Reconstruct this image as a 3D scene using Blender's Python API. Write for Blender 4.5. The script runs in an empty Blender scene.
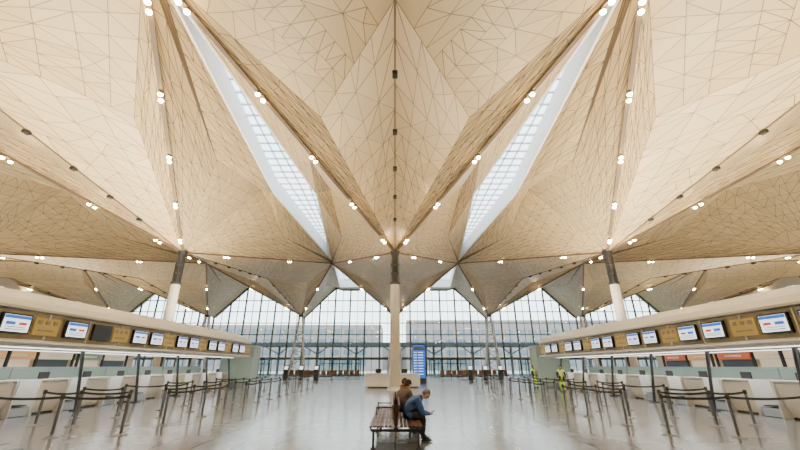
import bpy, math, random
from mathutils import Vector, Matrix
random.seed(7)
S=bpy.context.scene
COL=S.collection

# ---------------------------------------------------------------- materials
def mat(name,col,rough=0.6,metal=0.0,emit=None,es=0.0,spec=0.5,noise=0.0,nscale=8.0):
    m=bpy.data.materials.new(name); m.use_nodes=True
    nt=m.node_tree; b=nt.nodes['Principled BSDF']
    c=(col[0],col[1],col[2],1)
    b.inputs['Base Color'].default_value=c
    b.inputs['Roughness'].default_value=rough
    b.inputs['Metallic'].default_value=metal
    b.inputs['Specular IOR Level'].default_value=spec
    if emit:
        b.inputs['Emission Color'].default_value=(*emit,1); b.inputs['Emission Strength'].default_value=es
    if noise>0:
        tc=nt.nodes.new('ShaderNodeTexCoord'); n=nt.nodes.new('ShaderNodeTexNoise'); n.inputs['Scale'].default_value=nscale
        nt.links.new(tc.outputs['Object'],n.inputs['Vector'])
        mx=nt.nodes.new('ShaderNodeMix'); mx.data_type='RGBA'
        mx.inputs[6].default_value=tuple(max(0,x*(1-noise)) for x in col)+(1,)
        mx.inputs[7].default_value=tuple(min(1,x*(1+noise)) for x in col)+(1,)
        nt.links.new(n.outputs['Fac'],mx.inputs[0]); nt.links.new(mx.outputs[2],b.inputs['Base Color'])
    return m

def glassmat(name,tint,refl=0.08,rough=0.03):
    m=bpy.data.materials.new(name); m.use_nodes=True; nt=m.node_tree
    for n in list(nt.nodes): nt.nodes.remove(n)
    o=nt.nodes.new('ShaderNodeOutputMaterial'); t=nt.nodes.new('ShaderNodeBsdfTransparent'); g=nt.nodes.new('ShaderNodeBsdfGlossy')
    t.inputs[0].default_value=(*tint,1); g.inputs['Roughness'].default_value=rough
    mx=nt.nodes.new('ShaderNodeMixShader'); mx.inputs[0].default_value=refl
    nt.links.new(t.outputs[0],mx.inputs[1]); nt.links.new(g.outputs[0],mx.inputs[2]); nt.links.new(mx.outputs[0],o.inputs[0])
    return m

def ceilmat():
    m=bpy.data.materials.new('ceiling_panels'); m.use_nodes=True; nt=m.node_tree; b=nt.nodes['Principled BSDF']
    a=nt.nodes.new('ShaderNodeAttribute'); a.attribute_name='edist'
    s=nt.nodes.new('ShaderNodeSeparateXYZ'); nt.links.new(a.outputs['Vector'],s.inputs[0])
    m1=nt.nodes.new('ShaderNodeMath'); m1.operation='MINIMUM'; m2=nt.nodes.new('ShaderNodeMath'); m2.operation='MINIMUM'
    nt.links.new(s.outputs[0],m1.inputs[0]); nt.links.new(s.outputs[1],m1.inputs[1])
    nt.links.new(m1.outputs[0],m2.inputs[0]); nt.links.new(s.outputs[2],m2.inputs[1])
    lt=nt.nodes.new('ShaderNodeMath'); lt.operation='LESS_THAN'; lt.inputs[1].default_value=0.015
    nt.links.new(m2.outputs[0],lt.inputs[0])
    a2=nt.nodes.new('ShaderNodeAttribute'); a2.attribute_name='pvar'
    cr=nt.nodes.new('ShaderNodeMix'); cr.data_type='RGBA'
    cr.inputs[6].default_value=(0.53,0.405,0.22,1); cr.inputs[7].default_value=(0.62,0.475,0.265,1)
    nt.links.new(a2.outputs['Fac'],cr.inputs[0])
    mx=nt.nodes.new('ShaderNodeMix'); mx.data_type='RGBA'; mx.inputs[7].default_value=(0.15,0.10,0.055,1)
    nt.links.new(lt.outputs[0],mx.inputs[0]); nt.links.new(cr.outputs[2],mx.inputs[6])
    nt.links.new(mx.outputs[2],b.inputs['Base Color']); b.inputs['Roughness'].default_value=0.42
    return m

def floormat():
    m=bpy.data.materials.new('stone_floor_tiles'); m.use_nodes=True; nt=m.node_tree; b=nt.nodes['Principled BSDF']
    tc=nt.nodes.new('ShaderNodeTexCoord'); br=nt.nodes.new('ShaderNodeTexBrick')
    br.offset=0.0; br.inputs['Scale'].default_value=1.0
    br.inputs['Brick Width'].default_value=0.9; br.inputs['Row Height'].default_value=0.9
    br.inputs['Mortar Size'].default_value=0.022
    br.inputs['Color1'].default_value=(0.20,0.21,0.245,1); br.inputs['Color2'].default_value=(0.28,0.295,0.33,1)
    br.inputs['Mortar'].default_value=(0.065,0.07,0.085,1)
    nt.links.new(tc.outputs['Object'],br.inputs['Vector'])
    n=nt.nodes.new('ShaderNodeTexNoise'); n.inputs['Scale'].default_value=0.5; n.inputs['Detail'].default_value=5
    nt.links.new(tc.outputs['Object'],n.inputs['Vector'])
    rp=nt.nodes.new('ShaderNodeValToRGB'); rp.color_ramp.elements[0].color=(.82,.82,.82,1); rp.color_ramp.elements[1].color=(1.08,1.08,1.08,1)
    nt.links.new(n.outputs['Fac'],rp.inputs[0])
    mx=nt.nodes.new('ShaderNodeMix'); mx.data_type='RGBA'; mx.blend_type='MULTIPLY'; mx.inputs[0].default_value=1
    nt.links.new(br.outputs['Color'],mx.inputs[6]); nt.links.new(rp.outputs[0],mx.inputs[7])
    nt.links.new(mx.outputs[2],b.inputs['Base Color'])
    b.inputs['Roughness'].default_value=0.18; b.inputs['Specular IOR Level'].default_value=0.5
    return m

M={}
M['ceil']=ceilmat(); M['floor']=floormat()
M['groove']=mat('dark_groove',(0.17,0.115,0.07),0.6)
M['white']=mat('white_laminate',(0.84,0.85,0.84),0.35)
M['reveal']=mat('white_reveal',(0.93,0.93,0.92),0.6)
M['canopy']=mat('canopy_grey_white',(0.62,0.62,0.61),0.35)
M['fascia']=mat('fascia_khaki',(0.32,0.28,0.18),0.5,noise=0.2,nscale=3)
M['amber']=mat('amber_panel',(0.50,0.38,0.14),0.5,emit=(0.9,0.6,0.12),es=0.1)
M['black']=mat('black_plastic',(0.02,0.02,0.022),0.4)
M['dark']=mat('dark_metal',(0.06,0.065,0.07),0.4,0.6)
M['screen']=mat('screen_white',(0.8,0.85,0.9),0.3,emit=(0.85,0.92,1.0),es=1.6)
M['blue']=mat('screen_blue',(0.02,0.12,0.5),0.3,emit=(0.02,0.16,0.75),es=0.8)
M['red']=mat('screen_red',(0.6,0.05,0.03),0.4,emit=(0.8,0.06,0.03),es=0.4)
M['steel']=mat('brushed_steel',(0.50,0.52,0.55),0.32,0.9)
M['post']=mat('post_steel',(0.20,0.215,0.235),0.35,0.8)
M['belt']=mat('belt_fabric',(0.03,0.035,0.04),0.7)
M['colgrey']=mat('column_concrete',(0.56,0.54,0.50),0.5,noise=0.06,nscale=2)
M['mull']=mat('mullion_grey',(0.07,0.09,0.095),0.4,0.3)
M['glass']=glassmat('facade_glass',(0.80,0.90,0.89),0.05)
M['skyglass']=glassmat('skylight_glass',(0.74,0.84,0.88),0.04)
M['green']=mat('green_glass_panel',(0.42,0.58,0.52),0.15,spec=0.8)
M['lamp']=mat('lamp_glow',(1,0.9,0.7),0.4,emit=(1.0,0.70,0.33),es=150)
M['lampstrip']=mat('strip_light',(1,1,1),0.4,emit=(1.0,0.95,0.85),es=3)
M['wood']=mat('bench_wood',(0.13,0.055,0.032),0.4,noise=0.3,nscale=12)
M['wall']=mat('wall_paint',(0.62,0.57,0.48),0.7)
M['ext']=mat('exterior_paving',(0.30,0.32,0.34),0.8,noise=0.1,nscale=0.2)
M['extb']=mat('exterior_building',(0.25,0.225,0.22),0.8,noise=0.1,nscale=0.3)
M['extw']=mat('exterior_windows',(0.12,0.16,0.20),0.2)
M['shopred']=mat('shop_red',(0.62,0.14,0.07),0.5,emit=(0.8,0.15,0.06),es=0.3)
M['shoporange']=mat('shop_orange',(0.72,0.42,0.18),0.5,emit=(0.9,0.5,0.2),es=0.35)
M['shopcream']=mat('shop_cream',(0.78,0.70,0.58),0.5,emit=(1,0.85,0.6),es=0.35)
M['skin']=mat('skin',(0.62,0.38,0.28),0.5)
M['hairg']=mat('hair_grey',(0.20,0.17,0.15),0.8)
M['hairb']=mat('hair_brown',(0.06,0.035,0.02),0.8)
M['jblue']=mat('jacket_blue',(0.04,0.11,0.32),0.75,noise=0.25,nscale=14)
M['jgrey']=mat('coat_greybrown',(0.13,0.11,0.10),0.85,noise=0.3,nscale=14)
M['jbrown']=mat('coat_brown',(0.16,0.09,0.06),0.85,noise=0.3,nscale=14)
M['pants']=mat('trousers_dark',(0.03,0.033,0.045),0.8)
M['shoe']=mat('shoe_black',(0.015,0.014,0.014),0.5)
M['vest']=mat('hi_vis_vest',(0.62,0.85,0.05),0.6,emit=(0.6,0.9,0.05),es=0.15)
M['silver']=mat('reflective_band',(0.8,0.8,0.8),0.3)
M['eye']=mat('eye_dark',(0.02,0.015,0.01),0.2)
M['lip']=mat('lips',(0.42,0.16,0.13),0.5)

# ---------------------------------------------------------------- mesh builder
class MB:
    def __init__(s): s.v=[];s.f=[];s.m=[];s.k=[];s.sm=[]
    def mi(s,k):
        if k not in s.k: s.k.append(k)
        return s.k.index(k)
    def add(s,vs,fs,k,smooth=False):
        o=len(s.v); s.v+= [tuple(v) for v in vs]; i=s.mi(k)
        for f in fs: s.f.append(tuple(o+a for a in f)); s.m.append(i); s.sm.append(smooth)
    def box(s,c,d,k,rot=None):
        vs=[]
        for x in(-.5,.5):
            for y in(-.5,.5):
                for z in(-.5,.5):
                    p=Vector((x*d[0],y*d[1],z*d[2]))
                    if rot is not None: p=rot@p
                    vs.append(p+Vector(c))
        s.add(vs,[(0,1,3,2),(4,6,7,5),(0,4,5,1),(2,3,7,6),(0,2,6,4),(1,5,7,3)],k)
    def bar(s,p0,p1,w,h,k):
        p0=Vector(p0);p1=Vector(p1);d=p1-p0
        if d.length<1e-6:return
        r=d.to_track_quat('Y','Z').to_matrix()
        s.box((p0+p1)/2,(w,d.length,h),k,r)
    def tube(s,pts,rad,k,n=12,caps=True,sx=1.0):
        pts=[Vector(p) for p in pts]; vs=[];fs=[]
        for i,p in enumerate(pts):
            d=(pts[min(i+1,len(pts)-1)]-pts[max(i-1,0)]).normalized()
            q=d.to_track_quat('Z','Y').to_matrix()
            for j in range(n):
                a=2*math.pi*j/n
                vs.append(p+q@Vector((math.cos(a)*rad[i]*sx,math.sin(a)*rad[i],0)))
        for i in range(len(pts)-1):
            for j in range(n):
                fs.append((i*n+j,i*n+(j+1)%n,(i+1)*n+(j+1)%n,(i+1)*n+j))
        s.add(vs,fs,k,True)
        if caps:
            L=(len(pts)-1)*n
            s.add(vs[:n],[tuple(range(n))[::-1]],k); s.add(vs[L:],[tuple(range(n))],k)
    def ell(s,c,r,k,rot=None,n=14,m=9,fn=None):
        vs=[];fs=[]
        for i in range(m+1):
            t=math.pi*i/m
            for j in range(n):
                a=2*math.pi*j/n
                p=Vector((math.sin(t)*math.cos(a),math.sin(t)*math.sin(a),math.cos(t)))
                if fn: p=fn(p)
                p=Vector((p.x*r[0],p.y*r[1],p.z*r[2]))
                if rot is not None: p=rot@p
                vs.append(p+Vector(c))
        for i in range(m):
            for j in range(n): fs.append((i*n+j,(i+1)*n+j,(i+1)*n+(j+1)%n,i*n+(j+1)%n))
        s.add(vs,fs,k,True)
    def prism(s,prof,y0,y1,k):   # profile in xz, extruded along y
        n=len(prof); vs=[(x,y0,z) for x,z in prof]+[(x,y1,z) for x,z in prof]
        s.add(vs,[tuple(range(n)),tuple(range(n,2*n))[::-1]]+[(i,(i+1)%n,n+(i+1)%n,n+i) for i in range(n)],k)
    def prismx(s,prof,x0,x1,k):  # profile in yz, extruded along x
        n=len(prof); vs=[(x0,y,z) for y,z in prof]+[(x1,y,z) for y,z in prof]
        s.add(vs,[tuple(range(n)),tuple(range(n,2*n))[::-1]]+[(i,(i+1)%n,n+(i+1)%n,n+i) for i in range(n)],k)
    def quad(s,p,k): s.add(p,[tuple(range(len(p)))],k)
    def mesh(s,name):
        me=bpy.data.meshes.new(name); me.from_pydata(s.v,[],s.f)
        for k in s.k: me.materials.append(M[k])
        me.polygons.foreach_set('material_index',s.m); me.polygons.foreach_set('use_smooth',s.sm)
        me.update(); return me
    def obj(s,name,loc=(0,0,0),rz=0,parent=None):
        return place(name,s.mesh(name),loc,rz,parent)
def place(name,me,loc=(0,0,0),rz=0,parent=None):
    o=bpy.data.objects.new(name,me); COL.objects.link(o); o.location=loc; o.rotation_euler=(0,0,rz)
    if parent: o.parent=parent
    return o

# ---------------------------------------------------------------- layout constants
D0=29.7; BX=18.0; BY=42.0; HC=10.7
YF=74.5; YB=-32.0; XW=60.0

# ---------------------------------------------------------------- floor, exterior
b=MB(); b.quad([(-XW,YB,0),(XW,YB,0),(XW,YF,0),(-XW,YF,0)],'floor'); b.obj('floor')
b=MB(); b.box((0,40,-0.3),(900,900,0.4),'ext'); b.obj('ground')
b=MB()
b.box((-50,150,8),(90,20,16),'extb'); b.box((60,170,10),(110,20,20),'extb'); b.box((5,190,6),(60,20,12),'extb')
for xx in range(-92,-8,5):
    for zz in (3,6.5,10,13.5): b.box((xx,139.9,zz),(3,0.3,1.8),'extw')
for xx in range(8,112,5):
    for zz in (3,7,11,15): b.box((xx,159.9,zz),(3,0.3,1.8),'extw')
b.obj('exterior_building',(0,0,-0.1))
# elevated forecourt canopy outside the facade
b=MB()
b.box((0,92,6.2),(150,9,.5),'extb'); b.box((0,87.4,6.2),(150,.3,1.0),'mull')
for xx in range(-72,76,9):
    b.tube([(xx,90,-.1),(xx,90,6)],[.28,.28],'mull',10); b.bar((xx,90,4.2),(xx+3,87.6,6),.2,.2,'mull'); b.bar((xx,90,4.2),(xx-3,87.6,6),.2,.2,'mull')
b.obj('forecourt_canopy')

# ---------------------------------------------------------------- ceiling
def V(*a): return Vector(a)
SKW=1.9; SKT=20.3
def quadrant(cx,cy,sx,sy):
    def w(x,y,z): return V(cx+sx*x,cy+sy*y,z)
    Co=w(0,0,HC); C=w(9,21,15.4); K=w(0,21,13.2); Q=w(4.0,13.5,14.15)
    P=w(5.9,0,16.6); S0=w(9-SKW,0,16.2); S1=w(9,SKT,15.7); R=w(5.8,8.0,14.85)
    return [(Co,K,Q,13,4),(K,C,Q,7,7),(Co,Q,C,14,5),(Co,C,R,14,5),(Co,R,P,9,7),(P,R,S0,5,3),(S1,S0,R,11,3),(C,R,S1,9,1)]
facets=[]
for i in range(-3,4):
    for j in (-1,0,1):
        cx=BX*i; cy=D0+BY*j
        for sx in(-1,1):
            for sy in(-1,1):
                if j==1 and sy==1:
                    w=lambda x,y,z: V(cx+sx*x,cy+y,z)
                    e=3.6
                    prof=[(0,HC),(5.9,16.6),(9-SKW,16.2),(9,16.2)]
                    for a,c in zip(prof[:-1],prof[1:]):
                        p=[w(a[0],0,a[1]),w(c[0],0,c[1]),w(c[0],e,c[1]),w(a[0],e,a[1])]
                        facets+= [(p[0],p[1],p[2],3,2),(p[0],p[2],p[3],3,2)]
                    continue
                facets+=quadrant(cx,cy,sx,sy)
out=[]
rg=random.Random(11)
for (A,B,C_,m,n) in facets:
    ts=[0]+[ (i+ (0 if i==m else rg.uniform(-.18,.18)))/m for i in range(1,m+1)]
    tb=list(ts); tc_=[0]+[t if t==1 else max(0.02,min(.98,t+rg.uniform(-.25,.25)/m)) for t in ts[1:]]
    us=[0]+[(k+rg.uniform(-.15,.15))/n for k in range(1,n)]+[1]
    def pt(i,u):
        p=A.lerp(B,tb[i]); q=A.lerp(C_,tc_[i]); return p.lerp(q,u)
    def div(i):
        t=(ts[i]+ts[i+1])/2
        if t<.14: return [0,1]
        if t<.38 and n>2: return [0,us[n//2],1]
        return us
    out.append((A,pt(1,0),pt(1,1)))
    for i in range(1,m):
        d=div(i)
        for a,c in zip(d[:-1],d[1:]):
            p0,p1,p2,p3=pt(i,a),pt(i,c),pt(i+1,c),pt(i+1,a)
            r=rg.random()
            if r<.42: out+=[(p0,p1,p2),(p0,p2,p3)]
            elif r<.84: out+=[(p0,p1,p3),(p1,p2,p3)]
            elif r<.90:
                x=(p0+p1+p2+p3)/4
                out+=[(p0,p1,x),(p1,p2,x),(p2,p3,x),(p3,p0,x)]
            else:
                x=p3.lerp(p2,.5); out+=[(p0,p1,x),(p0,x,p3),(p1,p2,x)]
vs=[];fs=[];ed=[];pv=[]
for t in out:
    o=len(vs); A=((t[1]-t[0]).cross(t[2]-t[0])).length
    if A<1e-4: continue
    vs+= [tuple(p) for p in t]; fs.append((o,o+1,o+2))
    h=[A/max(1e-6,(t[2]-t[1]).length),A/max(1e-6,(t[0]-t[2]).length),A/max(1e-6,(t[1]-t[0]).length)]
    ed+=[h[0],0,0, 0,h[1],0, 0,0,h[2]]; r=random.random(); pv+=[r,r,r]
me=bpy.data.meshes.new('ceiling'); me.from_pydata(vs,[],fs); me.materials.append(M['ceil'])
at=me.attributes.new('edist','FLOAT_VECTOR','CORNER'); at.data.foreach_set('vector',ed)
at=me.attributes.new('pvar','FLOAT','CORNER'); at.data.foreach_set('value',pv)
me.update(); ceiling=place('ceiling',me)

# groove strips and luminaires on the light lines
g=MB(); lamp=MB(); 
for i in range(-3,4):
    for j in (-1,0,1):
        cx=BX*i; cy=D0+BY*j
        for sy in(-1,1):
            if j==1 and sy==1: continue
            p0=V(cx,cy,HC); p1=V(cx,cy+sy*21,13.2)
            g.bar(p0-V(0,0,.02),p1-V(0,0,.02),0.07,0.06,'groove')
            for t in (.28,.42,.56,.70,.86):
                p=p0.lerp(p1,t); g.box(p-V(0,0,.10),(0.22,0.3,0.16),'black')
            for sx in(-1,1):
                p0=V(cx,cy,HC); p1=V(cx+sx*9,cy+sy*21,15.4)
                g.bar(p0-V(0,0,.04),p1-V(0,0,.04),0.20,0.10,'groove')
                d=(p1-p0).normalized()
                for t in ((.10,.32,.53,.73,.925) if (j==0 and sy==-1) or j==-1 else (.2,.6)):
                    p=p0.lerp(p1,t)
                    for s_ in(-.20,.20):
                        q=p+d*s_
                        lamp.tube([q-V(0,0,.06),q-V(0,0,.20)],[.10,.12],'groove',10)
                        lamp.ell(q-V(0,0,.22),(.12,.12,.10),'lamp',n=10,m=6)
g.obj('ceiling_groove_trim'); lamp.obj('ceiling_downlights')

# skylights
for k in range(-3,3):
    X=9+18*k
    for j in (-1,0,1):
        Y=D0+BY*j; b=MB(); hh=1.6; W=SKW; T=SKT
        L=[V(X,Y-T,15.7),V(X-W,Y,16.2)]; R_=[V(X,Y-T,15.7),V(X+W,Y,16.2)]
        if j<1: L.append(V(X,Y+T,15.7)); R_.append(V(X,Y+T,15.7))
        up=V(0,0,hh)
        for ch in (L,R_):
            for a,c in zip(ch[:-1],ch[1:]): b.quad([a,c,c+up,a+up],'reveal')
        for ch,sg in ((L,-1),(R_,1)):
            for a,c in zip(ch[:-1],ch[1:]): b.bar(a-V(0,0,.02),c-V(0,0,.02),.14,.10,'reveal')
        if j==1: b.quad([L[1],R_[1],R_[1]+up,L[1]+up],'reveal')
        b.quad([L[0]+up,R_[1]+up,L[1]+up],'skyglass')
        if j<1: b.quad([L[1]+up,R_[1]+up,L[2]+up],'skyglass')
        y=-T+.6
        while y<(T-.6 if j<1 else 0):
            wd=W*(1-abs(y)/T); z=16.2-.5*abs(y)/T+hh-.06
            b.box((X,Y+y,z),(2*wd,0.13,0.12),'steel'); y+=1.15
        for sgn in (-.5,0,.5):
            a=V(X,Y-T,15.7+hh-.08); c=V(X+sgn*W,Y,16.2+hh-.08)
            b.bar(a,c,.08,.12,'steel')
            if j<1: b.bar(c,V(X,Y+T,15.7+hh-.08),.08,.12,'steel')
        b.obj('skylight')

# ---------------------------------------------------------------- facades
def topz(x):
    dx=abs(x-BX*round(x/BX))
    if dx<5.9: return HC+5.9*dx/5.9
    if dx<9-SKW: return 16.6-.4*(dx-5.9)/(9-SKW-5.9)
    return 16.2
def topz_b(x):
    dx=abs(x-BX*round(x/BX)); return 13.1+2.1*dx/9
def facade(name,y,tf,inn):
    b=MB(); st=1.5; n=int(XW*2/st)
    for i in range(n):
        x0=-XW+i*st; x1=x0+st
        b.quad([(x0,y,0),(x1,y,0),(x1,y,tf(x1)),(x0,y,tf(x0))],'glass')
        b.box((x0,y+inn*.08,tf(x0)/2),(0.08 if i%2 else .28,0.22,tf(x0)),'mull')
        b.bar((x0,y+inn*.08,tf(x0)-.1),(x1,y+inn*.08,tf(x1)-.1),.25,.25,'mull')
    for zz in (0.1,3.0,5.2,7.4,9.6):
        b.box((0,y+inn*.1,zz),(2*XW,.2,.16 if zz!=3.0 else .45),'mull')
    for zz in (11.8,14.0):
        for kx in range(-4,4):
            cx=9+18*kx; hw=9-(zz-HC)/5.9*5.9 if tf is topz else 8.9
            b.box((cx,y+inn*.1,zz),(2*hw,.18,.16),'mull')
    return b.obj(name)
facade('window_1',YF,topz,-1)
b=MB()
for i in range(-40,40):
    x0=i*1.5;x1=x0+1.5; b.quad([(x0,YB,0),(x1,YB,0),(x1,YB,topz_b(x1)),(x0,YB,topz_b(x0))],'wall')
for i in range(-10,10):
    b.box((i*6+3,YB+.06,2.2),(4.6,.1,4.2),'extw'); b.box((i*6+3,YB+.12,4.4),(5,.14,.2),'mull')
b.obj('wall_back')
for s,nm in((-1,'wall_left'),(1,'wall_right')):
    b=MB(); b.box((s*(XW+.15),(YF+YB)/2,8.6),(.3,YF-YB,17.2),'wall')
    for yy in range(-28,74,6): b.box((s*(XW-.05),yy,5),(.12,.3,10),'mull')
    b.obj(nm)

def vest():
    b=MB(); W,Dp,H=7,4,2.9
    for x in (-W/2,-W/4,0,W/4,W/2):
        for y in (0,Dp): b.box((x,y,H/2),(.12,.12,H),'dark')
    for y in(0,Dp):
        b.box((0,y,H),(W+.1,.16,.35),'dark'); b.box((0,y,2.1),(W,.08,.08),'dark'); b.quad([(-W/2,y,0.02),(W/2,y,0.02),(W/2,y,H),(-W/2,y,H)],'glass')
    for x in(-W/2,W/2): b.quad([(x,0,0.02),(x,Dp,0.02),(x,Dp,H),(x,0,H)],'glass'); b.box((x,Dp/2,H),(.12,Dp,.3),'dark')
    b.box((0,Dp/2,H+.15),(W,Dp,.08),'mull')
    return b.mesh('entrance_vestibule')
vm=vest()
for x in(-27,-10,10,27): place('entrance_vestibule',vm,(x,70.2,0))

# ---------------------------------------------------------------- columns
def column():
    b=MB()
    b.tube([(0,0,0),(0,0,.25)],[.60,.52],'steel',28)
    b.tube([(0,0,0.2),(0,0,7.9)],[.42,.36],'colgrey',28)
    b.tube([(0,0,7.9),(0,0,8.1)],[.40,.40],'dark',28)
    b.tube([(0,0,8.1),(0,0,10.2),(0,0,10.75)],[.27,.27,.42],'black',24)
    for a in range(6):
        c,s_=math.cos(a*math.pi/3),math.sin(a*math.pi/3)
        b.bar((c*.33,s_*.33,8.1),(c*.33,s_*.33,10.2),.05,.05,'dark')
    for z in(8.8,9.5): b.tube([(0,0,z),(0,0,z+.08)],[.36,.36],'dark',20)
    return b.mesh('column')
cm=column()
for i in range(-3,4):
    for j in(-1,0): place('column',cm,(BX*i,D0+BY*j,0))
def lattice():
    b=MB()
    def P(t,s,u): return V(s*(1.35*(1-t)+.3*t),u*(.5*(1-t)+.25*t),10.7*t)
    for s in(-1,1):
        for u in(-1,1): b.tube([P(0,s,u),P(1,s,u)],[.17,.13],'colgrey',10)
    n=9
    for k in range(n):
        t=(k+.5)/n
        for u in(-1,1):
            b.bar(P(t,-1,u),P(t,1,u),.08,.08,'colgrey')
            b.bar(P(t,-1 if k%2 else 1,u),P(min(1,t+1/n),1 if k%2 else -1,u),.05,.05,'mull')
        for s in(-1,1): b.bar(P(t,s,-1),P(t,s,1),.08,.08,'colgrey')
    b.box((0,0,10.6),(1.0,.9,.25),'dark'); b.box((0,0,.08),(3.3,1.5,.16),'colgrey')
    return b.mesh('lattice_column')
lm=lattice()
for i in range(-3,4): place('lattice_column',lm,(BX*i,D0+BY,0))

# ---------------------------------------------------------------- check-in islands
def monitor(b,x,y,z,s,on=True):
    b.box((x,y,z),(.10,.96,.60),'black')
    xs=x-s*.056
    if on:
        b.box((xs,y,z),(.012,.86,.50),'screen')
        b.box((xs-s*.008,y,z+.19),(.012,.86,.10),'blue')
        b.box((xs-s*.008,y-.20,z-.0),(.012,.30,.10),'blue')
        b.box((xs-s*.008,y+.20,z-.0),(.012,.26,.08),'red')
        for q in(-.11,-.18): b.box((xs-s*.008,y,z+q),(.012,.66,.022),'dark')
def island(s):
    root=bpy.data.objects.new('check_in_island',None); COL.objects.link(root)
    y0,y1=4.0,32.0
    b=MB()
    pr=[(12.0,2.32),(11.92,2.40),(12.0,2.50),(12.12,2.50),(12.12,3.38),(11.95,3.42),(11.95,3.50),(12.25,3.76),(12.9,4.08),(13.6,4.25),(15.6,4.25),(16.6,4.0),(17.1,3.4),(17.1,2.5),(17.0,2.32)]
    b.prism([(s*x,z) for x,z in pr],y0,y1,'canopy')
    b.box((s*12.09,(y0+y1)/2,2.94),(.08,y1-y0-.1,.84),'fascia')
    b.box((s*13.2,(y0+y1)/2,2.31),(.25,y1-y0-1,.03),'lampstrip')
    b.box((s*15.6,(y0+y1)/2,2.31),(.25,y1-y0-1,.03),'lampstrip')
    y=y0+.05
    while y<y1: b.box((s*12.04,y,2.94),(.05,.05,.84),'canopy'); y+=1.8
    b.obj('canopy',parent=root)
    b=MB(); k=0; yy=6.9
    while yy<31:
        monitor(b,s*11.98,yy,2.95,s,True)
        if yy+1.3<31: monitor(b,s*11.98,yy+1.3,2.95,s,not(k==2 and s<0))
        if yy+2.5<31.5:
            b.box((s*12.02,yy+2.45,2.94),(.05,.95,.56),'amber')
            for q in range(3): b.box((s*11.99,yy+2.15+.3*q,3.08),(.02,.16,.13),'fascia')
            b.box((s*11.99,yy+2.45,2.82),(.02,.6,.05),'fascia')
        yy+=3.65; k+=1
    b.obj('flight_monitors',parent=root)
    b=MB(); yy=y0+1.5
    while yy<y1:
        b.tube([(s*12.9,yy,0),(s*13.1,yy,1.2),(s*13.3,yy,2.33)],[.07,.06,.08],'dark',10)
        b.box((s*12.9,yy,.02),(.3,.3,.04),'dark')
        b.tube([(s*16.4,yy,0),(s*16.4,yy,2.33)],[.07,.07],'dark',10); yy+=3.65
    b.obj('posts',parent=root)
    b=MB(); yy=y0
    while yy<y1-.1:
        b.box((s*16.2,yy+.9,.85),(.06,1.72,1.5),'green'); b.box((s*16.2,yy,.85),(.1,.06,1.6),'steel'); yy+=1.8
    b.box((s*16.2,(y0+y1)/2,1.63),(.1,y1-y0,.05),'steel')
    b.obj('rear_screen',parent=root)
    b=MB()
    b.box((s*13.2,33.3,1.6),(2.6,1.6,3.2),'green')
    for dx in(-1.3,0,1.3):
        for dy in(-.8,.8): b.box((s*13.2+dx,33.3+dy,1.62),(.08,.08,3.24),'steel')
    b.box((s*13.2,33.3,3.26),(2.75,1.75,.1),'canopy'); b.box((s*13.2,33.3,.1),(2.7,1.7,.2),'steel')
    b.obj('end_kiosk',parent=root)
    b=MB(); yy=y0+2
    while yy<y1: b.box((s*14.6,yy,4.32),(.5,.35,.14),'dark'); b.box((s*14.6,yy,4.395),(.44,.29,.02),'lampstrip'); yy+=3.6
    b.obj('uplights',parent=root)
    return root
for s in(-1,1): island(s)

def desk(s):
    b=MB(); w=.62
    prof=[(-.10,.02),(-.32,.62),(-.38,1.10),(-.30,1.16),(.18,1.16),(.22,1.05),(.22,.02)]
    b.prism([(s*x,z) for x,z in prof],-w,w,'white')
    b.box((s*-.02,0,1.19),(.74,1.3,.05),'white')
    b.box((s*.0,0,.03),(.35,1.1,.06),'dark')
    for y in(-.66,.66): b.prism([(s*-.42,.0),(s*-.46,1.22),(s*.9,1.22),(s*.9,.0)],y-.025,y+.025,'white')
    b.box((s*.5,0,.76),(.6,1.25,.04),'white')
    b.box((s*.35,.25,1.32),(.04,.46,.30),'black'); b.box((s*.36,.25,1.2),(.12,.16,.1),'black')
    b.box((s*1.35,0,.48),(.46,.46,.08),'black'); b.box((s*1.58,0,.85),(.06,.42,.5),'black'); b.tube([(s*1.35,0,.05),(s*1.35,0,.46)],[.03,.03],'steel',8); b.tube([(s*1.35,0,.0),(s*1.35,0,.05)],[.26,.22],'dark',12)
    yb=1.1
    b.prism([(s*-.35,.02),(s*-.35,.30),(s*.4,.34),(s*1.5,.40),(s*1.5,.02)],yb-.36,yb+.36,'steel')
    b.box((s*.1,yb,.36),(.85,.55,.03),'belt'); 
    return b.mesh('check_in_desk')
for s in(-1,1):
    dm=desk(s); y=9.0
    while y<31:
        place('check_in_desk',dm,(s*13.75,y,0)); y+=2.2

# ---------------------------------------------------------------- shops at the sides
def shop(s,cols):
    b=MB(); x=s*39
    b.box((x+s*2,30,1.9),(4,56,3.8),'wall'); b.box((x-s*.05,30,3.45),(.3,56.2,.7),'canopy')
    y=4; i=0
    while y<56:
        c=cols[i%len(cols)]
        b.box((x-s*.25,y+2,2.75),(.2,4.2,.7),c)
        b.box((x-s*.03,y+2,1.3),(.1,3.9,2.1),'shopcream' if i%2 else 'extw')
        b.box((x-s*.08,y-.2,1.9),(.2,.25,3.8),'dark'); 
        b.box((x-s*.36,y+2,2.75),(.02,2.2,.22),'reveal')
        y+=4.8;i+=1
    b.obj('shopfront')
shop(1,['shopred','shoporange','shopcream','shopred','shoporange'])
shop(-1,['shopcream','green','shopcream','shoporange'])

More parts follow.
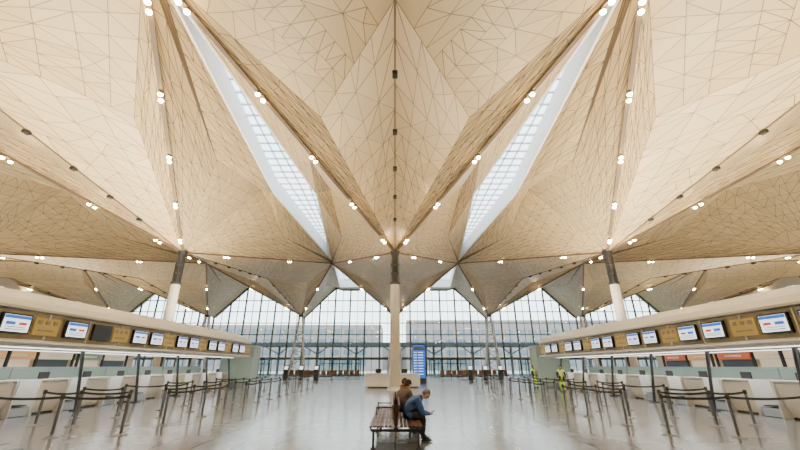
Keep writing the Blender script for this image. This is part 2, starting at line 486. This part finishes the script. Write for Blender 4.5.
# ---------------------------------------------------------------- queue barriers
b=MB()
b.tube([(0,0,0),(0,0,.02),(0,0,.045)],[.18,.17,.05],'post',20)
b.tube([(0,0,.03),(0,0,.90)],[.038,.038],'post',14)
b.tube([(0,0,.88),(0,0,.98),(0,0,1.0)],[.05,.05,.03],'black',14)
sm=b.mesh('queue_barrier_post')
def run(pts,closed=False):
    for i,p in enumerate(pts):
        o=place('queue_barrier_post',sm,(p[0],p[1],0))
        if i+1<len(pts):
            q=pts[i+1]; bb=MB(); dx,dy=q[0]-p[0],q[1]-p[1]; n=6
            for k in range(n):
                t0,t1=k/n,(k+1)/n
                z0=.93-.05*4*t0*(1-t0); z1=.93-.05*4*t1*(1-t1)
                bb.quad([(dx*t0,dy*t0,z0-.03),(dx*t1,dy*t1,z1-.03),(dx*t1,dy*t1,z1+.03),(dx*t0,dy*t0,z0+.03)],'belt')
            bb.obj('belt',parent=o)
for s in(-1,1):
    run([(s*10.9,10.7),(s*8.75,10.6),(s*7.2,10.9)])
    run([(s*7.1,12.6),(s*6.9,14.6),(s*6.9,16.4)])
    run([(s*11.0,12.6),(s*9.7,12.4),(s*8.3,12.6)])
    run([(s*8.2,14.3),(s*8.1,16.1),(s*8.0,18.2)])
    run([(s*11.2,14.4),(s*9.8,14.4)])
    run([(s*6.8,18.2),(s*6.8,20.0),(s*6.8,21.8),(s*6.8,23.6)])
    run([(s*11.2,16.6),(s*9.6,16.7),(s*9.6,18.4)])
    run([(s*9.6,20.0),(s*9.5,21.8),(s*9.5,23.6)])
    run([(s*11.2,19.6),(s*10.6,20.8)])
    run([(s*8.0,20.0),(s*8.0,21.8),(s*8.0,23.8),(s*8.0,25.6),(s*8.0,27.4)])
    run([(s*6.8,25.4),(s*6.8,27.2),(s*6.8,29.0),(s*6.8,31.0),(s*6.8,33)])
    run([(s*11.0,24.4),(s*9.7,25.4),(s*9.5,27.2),(s*9.5,29.0)])
    run([(s*8.0,29.4),(s*8.0,31.2),(s*8.0,33)])

# ---------------------------------------------------------------- bench
b=MB(); L=4.6
for s in(-1,1):
    nseat=7
    for k in range(nseat):
        y=(k+.5)*L/nseat; w=L/nseat-.03
        for q in range(6):
            b.box((s*(.13+q*.085),y,.445),(.072,w,.035),'wood')
        b.box((s*.055,y,.68),(.03,w,.40),'wood',Matrix.Rotation(s*.12,3,'Y'))
    b.box((s*.33,L/2,.405),(.05,L,.05),'dark'); b.box((s*.56,L/2,.42),(.03,L,.06),'dark')
b.box((0,L/2,.40),(.08,L,.08),'dark')
for y in(.12,L/2,L-.12):
    b.box((0,y,.36),(1.12,.06,.05),'dark')
    for s in(-1,1):
        b.box((s*.50,y,.18),(.05,.06,.36),'dark'); b.box((s*.5,y,.012),(.12,.09,.024),'dark')
    b.box((0,y,.62),(.05,.05,.5),'dark')
for y in(L/7*3,L/7*5):
    for s in(-1,1):
        b.box((s*.33,y,.64),(.44,.04,.03),'dark'); b.box((s*.53,y,.54),(.03,.04,.2),'dark')
b.obj('waiting_bench',(0.02,9.1,0))

# ---------------------------------------------------------------- info desk, totem, far seats
b=MB()
n=14; 
for k in range(n):
    x0=-2.3+4.6*k/n; x1=-2.3+4.6*(k+1)/n
    f=lambda x: .18*x*x*.5-.5
    for (za,zb,o) in((0.1,1.02,0),(1.02,1.12,-.08)):
        b.add([(x0,f(x0)+o,za),(x1,f(x1)+o,za),(x1,f(x1)+.7,za),(x0,f(x0)+.7,za),(x0,f(x0)+o,zb),(x1,f(x1)+o,zb),(x1,f(x1)+.7,zb),(x0,f(x0)+.7,zb)],
          [(0,1,5,4),(1,2,6,5),(2,3,7,6),(3,0,4,7),(4,5,6,7),(0,3,2,1)],'white')
b.box((0,0.1,.05),(4.2,.5,.1),'dark')
for x in(-1.2,1.0): b.box((x,-.1,1.3),(.5,.05,.32),'black'); b.box((x,-.1,1.14),(.1,.1,.06),'black')
b.obj('information_desk',(-.2,33.2,0))

b=MB()
b.box((0,0,.12),(1.5,.6,.24),'dark'); b.box((0,0,2.05),(1.4,.3,3.7),'dark')
b.box((0,-.16,2.15),(1.28,.03,3.3),'blue'); b.box((0,-.18,3.45),(1.15,.02,.4),'extw')
for k in range(9): 
    z=3.05-k*.27
    b.box((-.38,-.18,z),(.32,.02,.05),'screen'); b.box((.18,-.18,z),(.5,.02,.05),'screen')
b.obj('flight_information_totem',(2.55,41.5,0))

def seats():
    b=MB()
    for k in range(5):
        x=-1.6+.8*k
        b.box((x,0,.45),(.62,.55,.08),'wood'); b.box((x,.28,.82),(.62,.07,.62),'wood',Matrix.Rotation(-.15,3,'X'))
    for k in range(6):
        x=-2+.8*k; b.box((x,.0,.62),(.05,.5,.04),'dark'); b.box((x,.0,.31),(.05,.05,.6),'dark')
    b.box((0,0,.36),(4,.08,.08),'dark')
    return b.mesh('waiting_seats')
stm=seats()
for x,y in((-10.5,53),(-7,56),(8,53),(11.5,56),(-14.5,58),(15,59)): place('waiting_seats',stm,(x,y,0))
def kiosk():
    b=MB(); b.box((0,0,.55),(.5,.35,1.1),'dark'); b.prismx([(-.2,1.1),(-.25,1.2),(.05,1.75),(.15,1.7),(.15,1.1)],-.28,.28,'dark')
    b.box((0,-.13,1.48),(.4,.02,.4),'screen',Matrix.Rotation(-.48,3,'X')); b.box((0,0,.03),(.6,.5,.06),'steel')
    return b.mesh('self_service_kiosk')
km=kiosk()
for x in(-13,-11.2,-9.4,9,10.8,12.6): place('self_service_kiosk',km,(x,47,0))

# ---------------------------------------------------------------- people
def head(b,c,pitch,hair,hat=False):
    R=Matrix.Rotation(pitch,3,'X')
    def fn(p):
        x,y,z=p
        if z<0: x*=1+.22*z; y*=1+.05*z
        if y>.5 and abs(x)<.25:
            y+=.22*math.exp(-((z+.12)/.17)**2)*(1-abs(x)/.25)
        if y>.6 and z<-.6: y+=.08
        if y<0: y*=1.05
        return Vector((x,y,z))
    b.ell(c,(.076,.095,.118),'skin',R,24,18,fn)
    c=Vector(c)
    for s in(-1,1):
        b.ell(c+R@V(s*.078,-.005,-.005),(.012,.022,.032),'skin',R,8,6)
        b.ell(c+R@V(s*.031,.083,.012),(.013,.010,.008),'eye',R,8,6)
        b.ell(c+R@V(s*.031,.090,.032),(.018,.006,.005),hair,R,8,4)
    b.ell(c+R@V(0,.092,-.058),(.026,.008,.007),'lip',R,8,6)
    def hf(p):
        x,y,z=p
        lim=.25 if y>.2 else (-.1 if y>-.2 else -.55)
        z=max(z,lim); 
        if y>.72: y=.72
        return Vector((x,y,z))
    b.ell(c+R@V(0,-.008,.012),(.084,.104,.122),hair,R,20,14,hf)
    if hat:
        b.tube([c+R@V(0,-.006,.02),c+R@V(0,-.006,.075)],[.106,.108],'pants',18,sx=.88)
        b.ell(c+R@V(0,-.008,.07),(.094,.108,.088),'pants',R,16,8)
def hand(b,w,d,up,side):
    d=Vector(d).normalized(); up=Vector(up).normalized(); lat=d.cross(up).normalized()*side; up=lat.cross(d).normalized()*side
    w=Vector(w)
    b.tube([w-d*.02,w+d*.03,w+d*.085],[.026,.036,.036],'skin',10,sx=.6)
    for k,(o,l) in enumerate(((-.028,.068),(-.010,.078),(.009,.072),(.026,.056))):
        p=w+d*.08+lat*o; q=p+d*l*.5-up*.006; r=q+d*l*.35-up*l*.35; b.tube([p,q,r],[.0095,.009,.007],'skin',7)
    p=w+d*.025-lat*.03; b.tube([p,p+d*.03-lat*.028,p+d*.06-lat*.03-up*.01],[.012,.011,.008],'skin',7)
def human(name,J,loc,rz,top,hair,hat=False,pitch=0,vest=False,thick=1.0,phone=False):
    names=['pel','spn','chs','nk','hd','sL','eL','wL','sR','eR','wR','hL','kL','aL','tL','hR','kR','aR','tR']
    rad=dict(pel=.155,spn=.150,chs=.165,nk=.062,hd=.055,sL=.082,eL=.058,wL=.036,sR=.082,eR=.058,wR=.036,hL=.108,kL=.072,aL=.048,tL=.042,hR=.108,kR=.072,aR=.048,tR=.042)
    ed=[('pel','spn'),('spn','chs'),('chs','nk'),('nk','hd'),('chs','sL'),('sL','eL'),('eL','wL'),('chs','sR'),('sR','eR'),('eR','wR'),
        ('pel','hL'),('hL','kL'),('kL','aL'),('aL','tL'),('pel','hR'),('hR','kR'),('kR','aR'),('aR','tR')]
    me=bpy.data.meshes.new(name+'_skel'); me.from_pydata([J[n] for n in names],[(names.index(a),names.index(c)) for a,c in ed],[])
    o=bpy.data.objects.new(name+'_skel',me); COL.objects.link(o)
    md=o.modifiers.new('s','SKIN'); 
    if not me.skin_vertices: 
        bpy.context.view_layer.objects.active=o; o.select_set(True); bpy.ops.mesh.customdata_skin_add()
    for i,n in enumerate(names):
        r=rad[n]*(thick if n in('pel','spn','chs','sL','sR','eL','eR') else 1)
        me.skin_vertices[0].data[i].radius=(r,r) if n not in('pel','spn','chs') else (r,r*.82)
        me.skin_vertices[0].data[i].use_root=(n=='pel')
    md.use_smooth_shade=True
    ss=o.modifiers.new('u','SUBSURF'); ss.levels=2; ss.render_levels=2
    dg=bpy.context.evaluated_depsgraph_get(); ev=bpy.data.meshes.new_from_object(o.evaluated_get(dg))
    bpy.data.objects.remove(o)
    b=MB(); segm={}
    for a,c in ed:
        k=top
        if a in('hL','hR','kL','kR') : k='pants'
        if a in('aL','aR'): k='shoe'
        if (a,c)==('nk','hd'): k='skin'
        if a=='pel' and c in('hL','hR'): k='pants'
        segm[(a,c)]=k
    vs=[v.co.copy() for v in ev.vertices]
    groups={}
    P0=Vector(J['pel']); ax=(Vector(J['spn'])-P0).normalized()
    for p in ev.polygons:
        c=p.center; best=None
        for (a,d),k in segm.items():
            A=Vector(J[a]);B=Vector(J[d]);t=max(0,min(1,(c-A).dot(B-A)/(B-A).length_squared)); q=(c-(A+(B-A)*t)).length/(.5*(rad[a]+rad[d]))
            if best is None or q<best[0]: best=(q,k)
        k=best[1]
        if k in (top,'pants'):
            hgt=(c-P0).dot(ax)
            if (c-P0).length<.30: k=top if hgt>-.01 and (c.y<.14 or c.z>.72) else 'pants'
        if vest and k==top:
            sh=min((c-Vector(J[n])).length for n in('eL','wL','eR','wR'))
            k='vest' if sh>.2 else top
            if k=='vest' and (abs(c.z-1.12)<.03 or abs(c.z-1.25)<.03): k='silver'
        groups.setdefault(k,[]).append(tuple(p.vertices))
    base=len(b.v); b.v+=[tuple(v) for v in vs]
    for k,fl in groups.items():
        mi=b.mi(k)
        for f in fl: b.f.append(tuple(base+i for i in f)); b.m.append(mi); b.sm.append(True)
    hc=Vector(J['hd'])+Matrix.Rotation(pitch,3,'X')@V(0,.03,.075)
    head(b,hc,pitch,hair,hat)
    for s,wn,en in((-1,'wL','eL'),(1,'wR','eR')):
        d=Vector(J[wn])-Vector(J[en]); up=(0,0,1) if abs(d.normalized().z)<.8 else (0,1,0)
        hand(b,J[wn],d,up,s)
        k=top; b.tube([Vector(J[wn])-d.normalized()*.04,Vector(J[wn])+d.normalized()*.005],[.043,.041],k,12)
    for a,t in(('aL','tL'),('aR','tR')):
        A=Vector(J[a]);T=Vector(J[t]); f=(T-A); f.z=0; f.normalize()
        c0=(A+T)/2; ang=math.atan2(-f.x,f.y)
        b.ell((c0.x+f.x*.01,c0.y+f.y*.01,.034),(.046,.135,.034),'shoe',Matrix.Rotation(ang,3,'Z'),16,8)
    b.tube([Vector(J['nk'])-V(0,.0,.03),Vector(J['nk']).lerp(Vector(J['hd']),.45)],[.088,.078],top,16)
    if phone:
        c=(Vector(J['wL'])+Vector(J['wR']))/2+V(0,.10,.02); b.box(c,(.075,.15,.01),'black',Matrix.Rotation(.5,3,'X'))
    return b.obj(name,loc,rz)
def seated(lean,hunch=0):
    c=.40; s_,cc=math.sin(lean),math.cos(lean)
    def T(h,off=0): return (0,.0+h*s_+off,.58+h*cc)
    ch=T(c); nk=T(.50,.02+hunch*.3); hd=T(.56,.06+hunch)
    J=dict(pel=(0,0,.60),spn=T(.2,-.02),chs=ch,nk=nk,hd=hd,
      sL=(-.19,ch[1]+.03,ch[2]+.02),sR=(.19,ch[1]+.03,ch[2]+.02),
      eL=(-.25,ch[1]+.13,ch[2]-.26),eR=(.25,ch[1]+.13,ch[2]-.26),
      wL=(-.09,ch[1]+.33,ch[2]-.28),wR=(.09,ch[1]+.33,ch[2]-.28),
      hL=(-.11,.05,.57),hR=(.11,.05,.57),kL=(-.15,.46,.53),kR=(.15,.46,.53),
      aL=(-.15,.44,.09),aR=(.15,.42,.09),tL=(-.17,.60,.05),tR=(.17,.58,.05))
    return J
def standing(a=0.0):
    return dict(pel=(0,0,.95),spn=(0,0,1.13),chs=(0,.0,1.33),nk=(0,-.01,1.47),hd=(0,.0,1.54),
      sL=(-.19,0,1.39),sR=(.19,0,1.39),eL=(-.26,-.02,1.12),eR=(.26,-.02,1.12),wL=(-.25,.10,.88),wR=(.22,.14,.92),
      hL=(-.10,0,.88),hR=(.10,0,.88),kL=(-.11,.03+a,.48),kR=(.11,.02,.48),aL=(-.11,-.02+a,.09),aR=(.12,-.02,.09),tL=(-.12,.14+a,.05),tR=(.14,.13,.05))
R90=-math.pi/2   # facing +X
human('seated_man',seated(.74,.05),(.24,10.15,0),R90+.15,'jblue','hairg',pitch=-.8,thick=1.28,phone=True)
human('seated_person',seated(.28,.0),(.18,11.5,0),R90+.7,'jgrey','hairb',hat=True,pitch=-.3,thick=1.2)
human('seated_woman',seated(.0,.0),(.22,12.9,0),R90,'jbrown','hairb',pitch=-.15,thick=1.05)
human('airport_worker',standing(),(11.7,27.8,0),math.pi*.85,'pants','hairb',vest=True,pitch=-.1)
human('airport_worker',standing(.1),(11.6,33.0,0),math.pi*1.2,'pants','hairb',vest=True)

# ---------------------------------------------------------------- lighting
w=bpy.data.worlds.new('World'); S.world=w; w.use_nodes=True; nt=w.node_tree
bg=nt.nodes['Background']; tc=nt.nodes.new('ShaderNodeTexCoord'); sp=nt.nodes.new('ShaderNodeSeparateXYZ'); cr=nt.nodes.new('ShaderNodeValToRGB')
nt.links.new(tc.outputs['Generated'],sp.inputs[0]); nt.links.new(sp.outputs[2],cr.inputs[0]); nt.links.new(cr.outputs[0],bg.inputs[0])
cr.color_ramp.elements[0].color=(0.74,0.78,0.80,1); cr.color_ramp.elements[1].color=(0.95,0.98,1,1)
bg.inputs[1].default_value=7.0
def area(name,loc,sx,sy,e,col,rot=(0,0,0)):
    l=bpy.data.lights.new(name,'AREA'); l.shape='RECTANGLE'; l.size=sx; l.size_y=sy; l.energy=e; l.color=col
    o=bpy.data.objects.new(name,l); COL.objects.link(o); o.location=loc; o.rotation_euler=rot; return o
for s in(-1,1):
    area('canopy_uplight',(s*14.6,18,4.5),1.0,26,7000,(1,.87,.65),(math.pi,0,0))
    area('added_ceiling_fill',(s*40,30,4.2),2.0,50,7500,(1,.87,.65),(math.pi,0,0))  # added fill light over the shop roofs to brighten the ceiling, no fixture there
    area('canopy_underlight',(s*13.6,18,2.25),.4,26,350,(1,.95,.88))

# ---------------------------------------------------------------- camera
cd=bpy.data.cameras.new('camera'); cam=bpy.data.objects.new('camera',cd); COL.objects.link(cam)
cd.sensor_width=36; cd.lens=365/800*36; cd.shift_x=5/800; cd.clip_end=1500
cam.location=(0,0,1.7); cam.rotation_euler=(math.radians(90+21.1),0,0)
S.camera=cam
